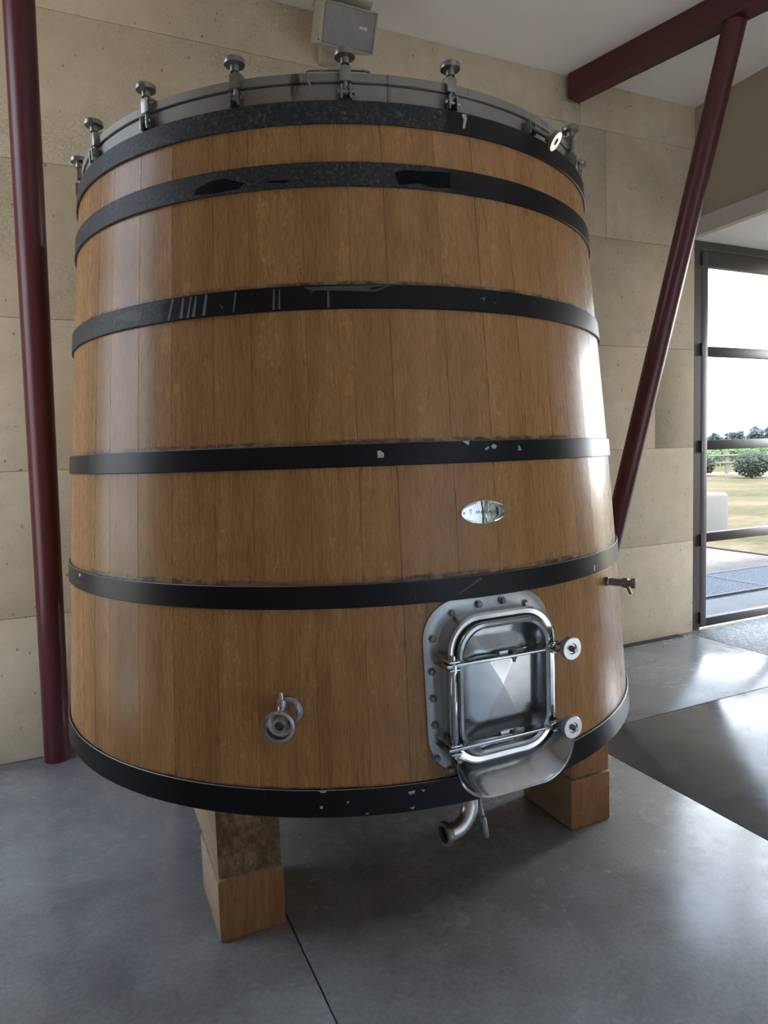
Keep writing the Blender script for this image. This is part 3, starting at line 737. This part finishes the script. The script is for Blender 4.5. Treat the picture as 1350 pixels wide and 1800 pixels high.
# hatch ---------------------------------------------------------------------
HZ = 0.945
def rrect(hw, hh, r, n=10):
    pts = []
    for cx, cz, a0 in ((hw - r, hh - r, 0), (-(hw - r), hh - r, 90), (-(hw - r), -(hh - r), 180), (hw - r, -(hh - r), 270)):
        for i in range(n + 1):
            a = math.radians(a0 + 90 * i / n); pts.append((cx + r * math.cos(a), cz + r * math.sin(a)))
    return pts
def cylflange(x, z, off): return on_vat(x, z, off)
O = rrect(.216, .248, .115); I = rrect(.170, .205, .095)
vs, fs = [], []; n = len(O)
rings = []
for pts, off in ((O, .0), (O, .0055), ([(a * .99, b * .99) for a, b in O], .0065), ([((a[0] * .5 + b[0] * .5), (a[1] * .5 + b[1] * .5)) for a, b in zip(O, I)], .0065), (I, .0065), (I, -.02)):
    rings.append(len(vs)); vs += [cylflange(x, HZ - .003 + z, off) for x, z in pts]
for a, b in zip(rings[:-1], rings[1:]):
    for i in range(n): fs.append((a + i, a + (i + 1) % n, b + (i + 1) % n, b + i))
hatch = obj('hatch', pydata('hatch', vs, fs, 30), 'satin', vat, label='stainless steel manway hatch with two clamp bars')
# hexagonal bolts round the flange
bolts = [(-.127, 1.152), (-.041, 1.168), (.039, 1.169), (.122, 1.149), (.187, 1.083), (-.188, 1.086), (-.202, .994), (-.204, .919), (-.206, .844), (-.199, .75), (-.159, .713), (.200, 1.000), (.200, .80), (.196, .745)]
for x, z in bolts:
    xx = max(-.196, min(.196, x)); p = on_vat(xx, z, .0065); nrm = Vector((p.x, p.y, 0)).normalized()
    b_ = lathe('bolt', p, nrm, [(0, 0), (.0125, 0), (.0125, .0015), (.0095, .002), (.0095, .009), (.007, .011), (0, .0115)], 'oldsteel', hatch, 6)
YN0, YN1 = -1.105, -1.178
def loft(name, loops, mat, parent, smooth=40, closed=True, fill_last=False):
    vs, fs = [], []; n = len(loops[0])
    for lp in loops: vs += [Vector(p) for p in lp]
    for l in range(len(loops) - 1):
        for i in range(n if closed else n - 1):
            j = (i + 1) % n; fs.append((l * n + i, l * n + j, (l + 1) * n + j, (l + 1) * n + i))
    if fill_last: fs.append(tuple(range((len(loops) - 1) * n, len(loops) * n)))
    me = pydata(name, vs, fs, smooth); bm = bmesh.new(); bm.from_mesh(me)
    bmesh.ops.remove_doubles(bm, verts=bm.verts[:], dist=1e-6); bmesh.ops.recalc_face_normals(bm, faces=bm.faces[:]); bm.to_mesh(me); bm.free()
    return obj(name, me, mat, parent)
def lp(hw, hh, r, y, dz=0.0): return [(x - .006, y, HZ + dz + z) for x, z in rrect(hw, hh, r)]
loft('neck', [lp(.172, .207, .097, YN0), lp(.172, .207, .097, YN1 + .012), lp(.176, .211, .10, YN1 + .006), lp(.178, .213, .102, YN1), lp(.172, .207, .097, YN1 - .004), lp(.160, .195, .088, YN1 - .002), lp(.158, .193, .086, YN0)], 'polished', hatch)
loft('gasket', [lp(.158, .193, .086, YN1 + .01), lp(.158, .193, .086, YN1 - .003), lp(.152, .187, .082, YN1 - .003), lp(.152, .187, .082, YN1 + .01)], 'rubber', hatch)
# pressed door: rolled rim, recessed dish, envelope-folded centre
dv = []
rim = [lp(.154, .189, .084, YN1 + .002), lp(.155, .190, .085, YN1 - .010), lp(.151, .186, .082, YN1 - .017), lp(.144, .179, .077, YN1 - .019), lp(.137, .172, .072, YN1 - .015), lp(.133, .168, .069, YN1 - .004), lp(.1335, .1685, .0692, YN1 + .06)]
door_o = loft('hatch_door', rim, 'polished', hatch)
# pressed centre: sloping dish walls and a shallow four-sided pyramid
cx = -.006; vs, fs = [], []
edge = rrect(.134, .169, .069, 14); ne = len(edge); NR = 44
def sm(t): t = max(0.0, min(1.0, t)); return t * t * (3 - 2 * t)
def depth_(x, z, t):
    ax, az = abs(x), abs(z)
    q = max(0.0, az - .098); p_ = max(0.0, ax - .082) * sm((az - .07) / .05)
    return .002 + .0062 * max(ax / .055, az / .098) + 0.46 * (math.sqrt(q * q + p_ * p_ + .00002) - .00447)
for k in range(NR):
    t = (k / NR) ** 1.15
    for x, z in edge:
        X, Z = x * (1 - t), z * (1 - t); vs.append((cx + X, YN1 + depth_(X, Z, t), HZ + Z))
vs.append((cx, YN1 + .002, HZ))
for k in range(NR - 1):
    for i in range(ne):
        j = (i + 1) % ne; fs.append((k * ne + i, k * ne + j, (k + 1) * ne + j, (k + 1) * ne + i))
for i in range(ne): fs.append(((NR - 1) * ne + i, (NR - 1) * ne + (i + 1) % ne, NR * ne))
me = pydata('pressed_panel', vs, fs)
bm = bmesh.new(); bm.from_mesh(me); bmesh.ops.remove_doubles(bm, verts=bm.verts[:], dist=1e-6); bmesh.ops.recalc_face_normals(bm, faces=bm.faces[:])
bm.to_mesh(me); bm.free()
for p in me.polygons: p.use_smooth = True
obj('pressed_panel', me, 'panel_steel', hatch)
# clamp bars, hinge rod, knobs
YB = -1.205
for zb in (1.034, .803):
    bm = bmesh.new()
    bm_box(bm, (-.207, YB - .010, zb - .0045), (.150, YB + .026, zb + .0045), .0018)
    bm_box(bm, (-.030, YB + .010, zb - .006), (.050, YB + .024, zb + .012), .002)     # pad that presses the door
    bm_box(bm, (.136, YB - .012, zb - .0135), (.205, YB + .002, zb - .0085), .001); bm_box(bm, (.136, YB - .012, zb + .0085), (.205, YB + .002, zb + .0135), .001)
    obj('clamp_bar', to_mesh(bm, 'clamp_bar', 40), 'polished', hatch)
    bm = bmesh.new(); bm_lathe(bm, (.012, YB, zb - .020), (0, 0, 1), [(0, 0), (.005, 0), (.005, .009), (.0085, .009), (.0085, .031), (.005, .031), (.005, .040), (0, .040)], 6)
    obj('pivot_bolt', to_mesh(bm, 'pivot_bolt', 30), 'oldsteel', hatch)
    # eye bolt from the flange and the round hand nut
    bm = bmesh.new(); bm_lathe(bm, (.183, -1.125, zb), (0, -1, 0), [(0, 0), (.0065, 0), (.0065, .100), (.0085, .102), (.0085, .127), (.006, .130), (.006, .137), (0, .138)], 14)
    bm_box(bm, (.172, -1.135, zb - .018), (.194, -1.105, zb + .018), .002)
    obj('eye_bolt', to_mesh(bm, 'eye_bolt', 40), 'oldsteel', hatch)
    bm = bmesh.new()
    bm_lathe(bm, (.183, -1.213, zb), (0, -1, 0), [(.009, 0), (.017, 0), (.019, .004), (.019, .012), (.031, .014), (.0325, .016), (.0325, .031), (.031, .033), (.016, .033), (.0135, .029), (.009, .029)], 36, False)
    obj('hand_knob', to_mesh(bm, 'hand_knob', 35), 'satin', hatch)
    # hinge lug on the left
    bm = bmesh.new(); bm_box(bm, (-.202, -1.217, zb - .0135), (-.168, -1.125, zb - .0085), .001); bm_box(bm, (-.202, -1.217, zb + .0085), (-.168, -1.125, zb + .0135), .001)
    obj('hinge_lug', to_mesh(bm, 'hinge_lug', 40), 'polished', hatch)
bm = bmesh.new()
bm_lathe(bm, (-.184, YB, .775), (0, 0, 1), [(0, 0), (.007, 0), (.007, .010), (.0125, .010), (.0125, .020), (.0075, .020), (.0075, .045), (.010, .048), (.010, .212), (.0075, .215), (.0075, .240), (.0125, .240), (.0125, .252), (.013, .252), (.013, .262), (.007, .262), (.007, .285), (0, .286)], 16)
obj('hinge_rod', to_mesh(bm, 'hinge_rod', 40), 'polished', hatch)
# chute lip under the door
half = [p for p in rrect(1, 1, .5, 14)]
def arc(hw, hh, r, y, zc, xc=-.006, zmin=-9):
    pts = [(x, z) for x, z in rrect(hw, hh, r, 12) if z <= 1e-6 + (-hh * .18)]
    pts = sorted(pts, key=lambda q: math.atan2(q[1], q[0])); return [(xc + x, y, zc + z) for x, z in pts]
loft('chute', [arc(.176, .212, .10, -1.145, HZ), arc(.180, .225, .10, -1.150, HZ), arc(.190, .262, .11, -1.195, HZ - .004), arc(.196, .282, .115, -1.232, HZ - .006, .0), arc(.197, .283, .116, -1.234, HZ - .006, .0), arc(.193, .279, .114, -1.231, HZ - .003, .0), arc(.188, .259, .11, -1.193, HZ - .001), arc(.178, .222, .10, -1.150, HZ + .003)], 'polished', hatch, closed=False)

# taps ---------------------------------------------------------------------
B = on_vat(0, .908, 0); aL = -120.48
pb = cylp(rs(.908), aL, .908); nL = Vector((math.cos(math.radians(aL)), math.sin(math.radians(aL)), 0))
tapL = lathe('tasting_valve', pb, nL, [(0, -.01), (.037, -.01), (.038, 0), (.038, .004), (.031, .006), (.031, .078), (.036, .080), (.039, .084), (.040, .092), (.040, .108), (.042, .110), (.042, .116), (.037, .119), (.034, .119), (.033, .100), (.020, .096), (.019, .112), (.012, .112), (.0115, .06), (0, .06)], 'steel', vat, 40, False, label='short round steel valve with open end')
st = pb + nL * .078
lathe('stem', st + Vector((0, 0, .028)), (0, 0, 1), [(0, 0), (.008, 0), (.012, .008), (.012, .030), (.0055, .032), (.0055, .050), (0, .051)], 'steel', tapL, 16)
aR = -59.1
pb = cylp(rs(1.14), aR, 1.14); nR = Vector((math.cos(math.radians(aR)), math.sin(math.radians(aR)), 0))
tapR = lathe('sample_tap', pb, nR, [(0, -.01), (.0150, -.01), (.0150, .012), (.0125, .014), (.0125, .056), (.0160, .058), (.0175, .067), (.0160, .076), (.010, .078), (.010, .084), (.0160, .086), (.0175, .094), (.0160, .102), (.009, .104), (0, .104)], 'oldsteel', vat, 20, False, label='small steel sample tap pointing sideways')
tube('spout', [pb + nR * .070, pb + nR * .078 + Vector((0, 0, -.018)), pb + nR * .086 + Vector((0, 0, -.036))], .0055, 'oldsteel', tapR, 10)
# drain below the vat
el = [(-.02, -1.0, .66), (-.02, -1.0, .52)] + [(-.02 - .075 * (1 - math.cos(t)), -1.0 - .012 * math.sin(t), .52 - .075 * math.sin(t)) for t in [math.pi / 2 * k / 10 for k in range(1, 11)]] + [(-.100, -1.0125, .445)]
drain = tube('drain_elbow', el, .0255, 'steel', vat, 24, label='bent steel drain pipe under the vat')
lathe('ferrule', (-.106, -1.012, .445), (-1, -.10, 0), [(.0255, 0), (.036, .002), (.037, .006), (.037, .014), (.034, .018), (.026, .018), (.0245, .010), (.0235, -.002), (0, -.002)], 'oldsteel', drain, 28, False)
lathe('bore_shade', (-.106, -1.012, .445), (-1, -.10, 0), [(0, -.001), (.0233, -.001), (.0238, .006), (.0228, .006), (.0222, .0), (0, .0)], 'rubber', drain, 24, False)  # dark disc that paints the shade inside the pipe mouth
lathe('lever', (.012, -1.0, .545), Vector((.028, 0, -.16)), [(0, 0), (.005, 0), (.005, .085), (.0095, .088), (.0095, .158), (.007, .162), (0, .162)], 'steel', drain, 14)

# ------------------------------------------------------------------ oak supports
def support(x0, x1, yf, label, top):
    e = empty('oak_support', ((x0 + x1) / 2, 0, 0), label, 'support', 'oak supports under the vat')
    cx_ = (x0 + x1) / 2
    def bx(name, lo, hi, front, side, bev=.005):
        bm = bmesh.new(); bm_box(bm, (lo[0] - cx_, lo[1], lo[2]), (hi[0] - cx_, hi[1], hi[2]), bev)
        me = to_mesh(bm, name, 40); me.materials.append(MAT[side]); me.materials.append(MAT[front])
        for p in me.polygons: p.material_index = 1 if abs(p.normal.y) > .75 else 0
        return obj(name, me, None, e)
    bx('bolster', (x0 + .004, yf, .2195), (x1 - .004, .80, .609), top, 'lit_oak', .007)
    bx('foot_block', (x0, yf - .002, .0005), (x1, yf + .335, .2135), 'block_oak', 'lit_oak', .006)
    bx('foot_block', (x0, .46, .0005), (x1, .80, .2135), 'block_oak', 'lit_oak', .006)
    return e
support(-.732, -.508, -.570, 'stacked oak support block under the front left of the vat', 'end_oak')
support(.728, .938, -.578, 'stacked oak support block under the right of the vat, below the hatch', 'block_oak')

# ------------------------------------------------------------------ outdoors beyond the door
def quadobj(name, pts, z, mat, **kw):
    vs = [(x, y, z) for x, y in pts] + [(x, y, z - .05) for x, y in pts]; n = len(pts)
    fs = [tuple(range(n))] + [tuple(range(2 * n - 1, n - 1, -1))] + [(i, i + n, (i + 1) % n + n, (i + 1) % n) for i in range(n)]
    me = pydata(name, vs, fs); bm = bmesh.new(); bm.from_mesh(me); bmesh.ops.recalc_face_normals(bm, faces=bm.faces[:]); bm.to_mesh(me); bm.free()
    return obj(name, me, mat, **kw)
YB_ = WY + .42
quadobj('ground', [(-400, -400), (500, -400), (500, 600), (-400, 600)], -0.30, 'road', kind='structure')
quadobj('gravel_yard', [(-12, YB_), (7.80, YB_), (7.80, 40), (-12, 40)], -.012, 'gravel', kind='structure')
quadobj('gravel_yard', [(XE + .31, -14), (7.80, -14), (7.80, YB_), (XE + .31, YB_)], -.012, 'gravel', kind='structure')
quadobj('lawn', [(7.84, -60), (120, -60), (120, 160), (7.84, 160)], -.006, 'grass', kind='structure')
quadobj('doorstep', [(3.0, WY + .125), (9.0, WY + .125), (9.0, 2.14), (3.0, 2.14)], -.004, 'pale_slab', kind='structure')
box('trim_3', (7.80, YB_, -.05), (7.84, 40, .012), 'hinge', kind='structure')
# entrance grating: two frames of bars
def grating(x0, x1, y0, y1, label):
    g = empty('entrance_grating', ((x0 + x1) / 2, (y0 + y1) / 2, 0), label, 'grating', 'blue grey gratings outside the door')
    cx_, cy_ = (x0 + x1) / 2, (y0 + y1) / 2; hx, hy = (x1 - x0) / 2, (y1 - y0) / 2
    bm = bmesh.new()
    for lo, hi in (((-hx, -hy), (hx, -hy + .02)), ((-hx, hy - .02), (hx, hy)), ((-hx, -hy + .02), (-hx + .02, hy - .02)), ((hx - .02, -hy + .02), (hx, hy - .02))):
        bm_box(bm, (*lo, .0), (*hi, .018))
    obj('edge_frame', to_mesh(bm, 'edge_frame'), 'mat_metal', g)
    bm = bmesh.new(); k = -hx + .035
    while k < hx - .03: bm_box(bm, (k - .006, -hy + .02, .002), (k + .006, hy - .02, .014)); k += .035
    k = -hy + .06
    while k < hy - .04: bm_box(bm, (-hx + .02, k - .006, .001), (hx - .02, k + .006, .012)); k += .05
    obj('bar_grid', to_mesh(bm, 'bar_grid'), 'mat_metal', g, kind='stuff')
grating(4.2, 5.80, 2.17, 3.07, 'blue grey metal grating outside the door, nearer of the two')
grating(5.83, 7.60, 2.17, 3.07, 'blue grey metal grating outside the door, farther of the two')
lathe('stone_bollard', (9.42, 5.92, -.006), (0, 0, 1), [(0, 0), (.27, 0), (.27, .66), (.255, .70), (.21, .725), (0, .73)], 'white_stone', None, 40, label='low white round stone bollard on the lawn outside the door', cat='bollard')
# wooden post-and-rail fence, perpendicular to the view through the door
vd = Vector((.783, .622, 0)).normalized(); vp = Vector((vd.y, -vd.x, 0))
fc = Vector((30.3, 22.2, 0))
fence = empty('rail_fence', fc, 'weathered grey wooden post and rail fence beyond the lawn', 'fence')
for i in range(-3, 6):
    q = vp * (i * 2.4 if i else 0.0)
    box('post', (q.x - .08, q.y - .08, -.01), (q.x + .08, q.y + .08, 1.13), 'grey_wood', fence, .01)
for zr in (.60, .98):
    for i in range(-3, 5):
        a = vp * (i * 2.4) - vd * .10; b = vp * (i * 2.4 + 2.4) - vd * .10
        tube('rail', [a + Vector((0, 0, zr)), b + Vector((0, 0, zr))], .05, 'grey_wood', fence, 8)
pc = fc + vd * 0.9
quadobj('white_track', [tuple((pc + vp * -9 - vd * 1.5).xy), tuple((pc + vp * 20 - vd * 1.5).xy), tuple((pc + vp * 20 + vd * .6).xy), tuple((pc + vp * -9 + vd * .6).xy)], .004, 'road', kind='structure')
def leafcloud(n, size, shape, seed):
    r = random.Random(seed); vs, fs = [], []
    for _ in range(n):
        p = shape(r); u = Vector((r.gauss(0, 1), r.gauss(0, 1), r.gauss(0, 1))).normalized(); v = u.orthogonal().normalized()
        s = size * r.uniform(.6, 1.3); k = len(vs)
        vs += [p + u * s, p + v * s * .55, p - u * s, p - v * s * .55]; fs.append((k, k + 1, k + 2, k + 3))
    return vs, fs
def ball(c, rx, rz):
    def f(r):
        d = Vector((r.gauss(0, 1), r.gauss(0, 1), r.gauss(0, 1))).normalized() * (r.uniform(.55, 1.05))
        return Vector((c[0] + d.x * rx, c[1] + d.y * rx, c[2] + d.z * rz))
    return f
def bush(pos, rx, hz, label, seed):
    e = empty('shrub', pos, label, 'shrub', 'shrubs by the fence')
    vs, fs = leafcloud(2600, .075, ball((0, 0, hz * .53), rx, hz * .47), seed)
    obj('foliage', pydata('foliage', vs, fs), 'leaf_bush', e)
    tube('trunk', [(0, 0, -.01), (.03, .02, hz * .35), (0, .05, hz * .7)], [.06, .045, .02], 'bark', e, 8)
q = Vector((26.9, 18.2, -.006)); bush(q, .78, 1.22, 'rounded dark green shrub in front of the fence, right pane edge', 3)
q = Vector((27.9, 21.75, -.006)); bush(q, .62, 1.1, 'dark green shrub at the left edge of the door glass', 5)
for i in range(4):
    c = Vector((0, 0, 0)) + vd * (48 + i * 5.5) + Vector(CAM_LOC[:2] + (0,))
    e = empty('vine_row', c, ['nearest green vine row beyond the fence', 'second green vine row beyond the fence', 'third green vine row beyond the fence', 'farthest green vine row beyond the fence'][i], 'vines', 'vineyard rows')
    r = random.Random(20 + i)
    def shp(r_, i=i): 
        t = r_.uniform(-9, 16); return vp * t + vd * r_.uniform(-.3, .3) + Vector((0, 0, r_.uniform(.25, 1.18) + .12 * math.sin(t * 2.3 + i)))
    vs, fs = leafcloud(5200, .13, shp, 40 + i)
    obj('foliage', pydata('foliage', vs, fs), 'leaf_vine', e)
    for k in range(9):
        p = vp * (-8.5 + 3 * k); tube('stake', [p + Vector((0, 0, -.3)), p + Vector((0, 0, .9))], .05, 'bark', e, 6)
quadobj('far_field', [tuple((vd * 72 + vp * -40).xy), tuple((vd * 72 + vp * 60).xy), tuple((vd * 400 + vp * 160).xy), tuple((vd * 400 + vp * -140).xy)], -.02, 'field', kind='structure')
for i in range(11):
    r = random.Random(70 + i)
    p = Vector(CAM_LOC[:2] + (0,)) + vd * (210 + (6 if i % 2 else 0)) + vp * (-16 + i * 5.9); p.z = -.3
    H = r.uniform(4.8, 7.0)
    where = ['leftmost in the glass', 'second from the left', 'third from the left', 'fourth from the left', 'fifth from the left', 'sixth from the left', 'seventh from the left', 'eighth from the left', 'ninth from the left', 'tenth from the left', 'last on the right'][i]
    e = empty('distant_tree', p, 'hazy grey green tree on the horizon, ' + where, 'tree', 'trees on the horizon')
    cs = [(vp * r.uniform(-2.6, 2.6) + vd * r.uniform(-.5, .5) + Vector((0, 0, H * r.uniform(.3, .85)))) for _ in range(13)]
    vs, fs = [], []
    for k, c in enumerate(cs):
        a, b = leafcloud(170, .42, ball(c, r.uniform(.9, 1.4), r.uniform(.8, 1.2)), 100 * i + k)
        o_ = len(vs); vs += a; fs += [tuple(x + o_ for x in f) for f in b]
    obj('crown', pydata('crown', vs, fs), 'leaf_tree', e)
    tube('trunk', [(0, 0, 0), (.1, 0, H * .4), (0, .1, H * .75)], [.22, .16, .06], 'bark', e, 6)

# unseen foliage wall, added to tone the window mirrored in the name plate
def hedge_pt(r_): return Vector((r_.uniform(2.0, 17.0), -13.2 + abs(r_.gauss(0, .22)), r_.uniform(-.2, 6.4)))
vs, fs = leafcloud(9000, .20, hedge_pt, 91)
hd = empty('added_hedge', (9.5, -13.6, -.3), 'unseen grey green foliage added to tone the name plate reflection', 'added_hedge')
obj('foliage', pydata('foliage', [v - Vector((9.5, -13.6, -.3)) for v in vs], fs), 'leaf_olive', hd)
box('added_hedge_core', (-7.4, -.5, 0), (7.4, .35, 6.5), 'leaf_olive', hd, .05)
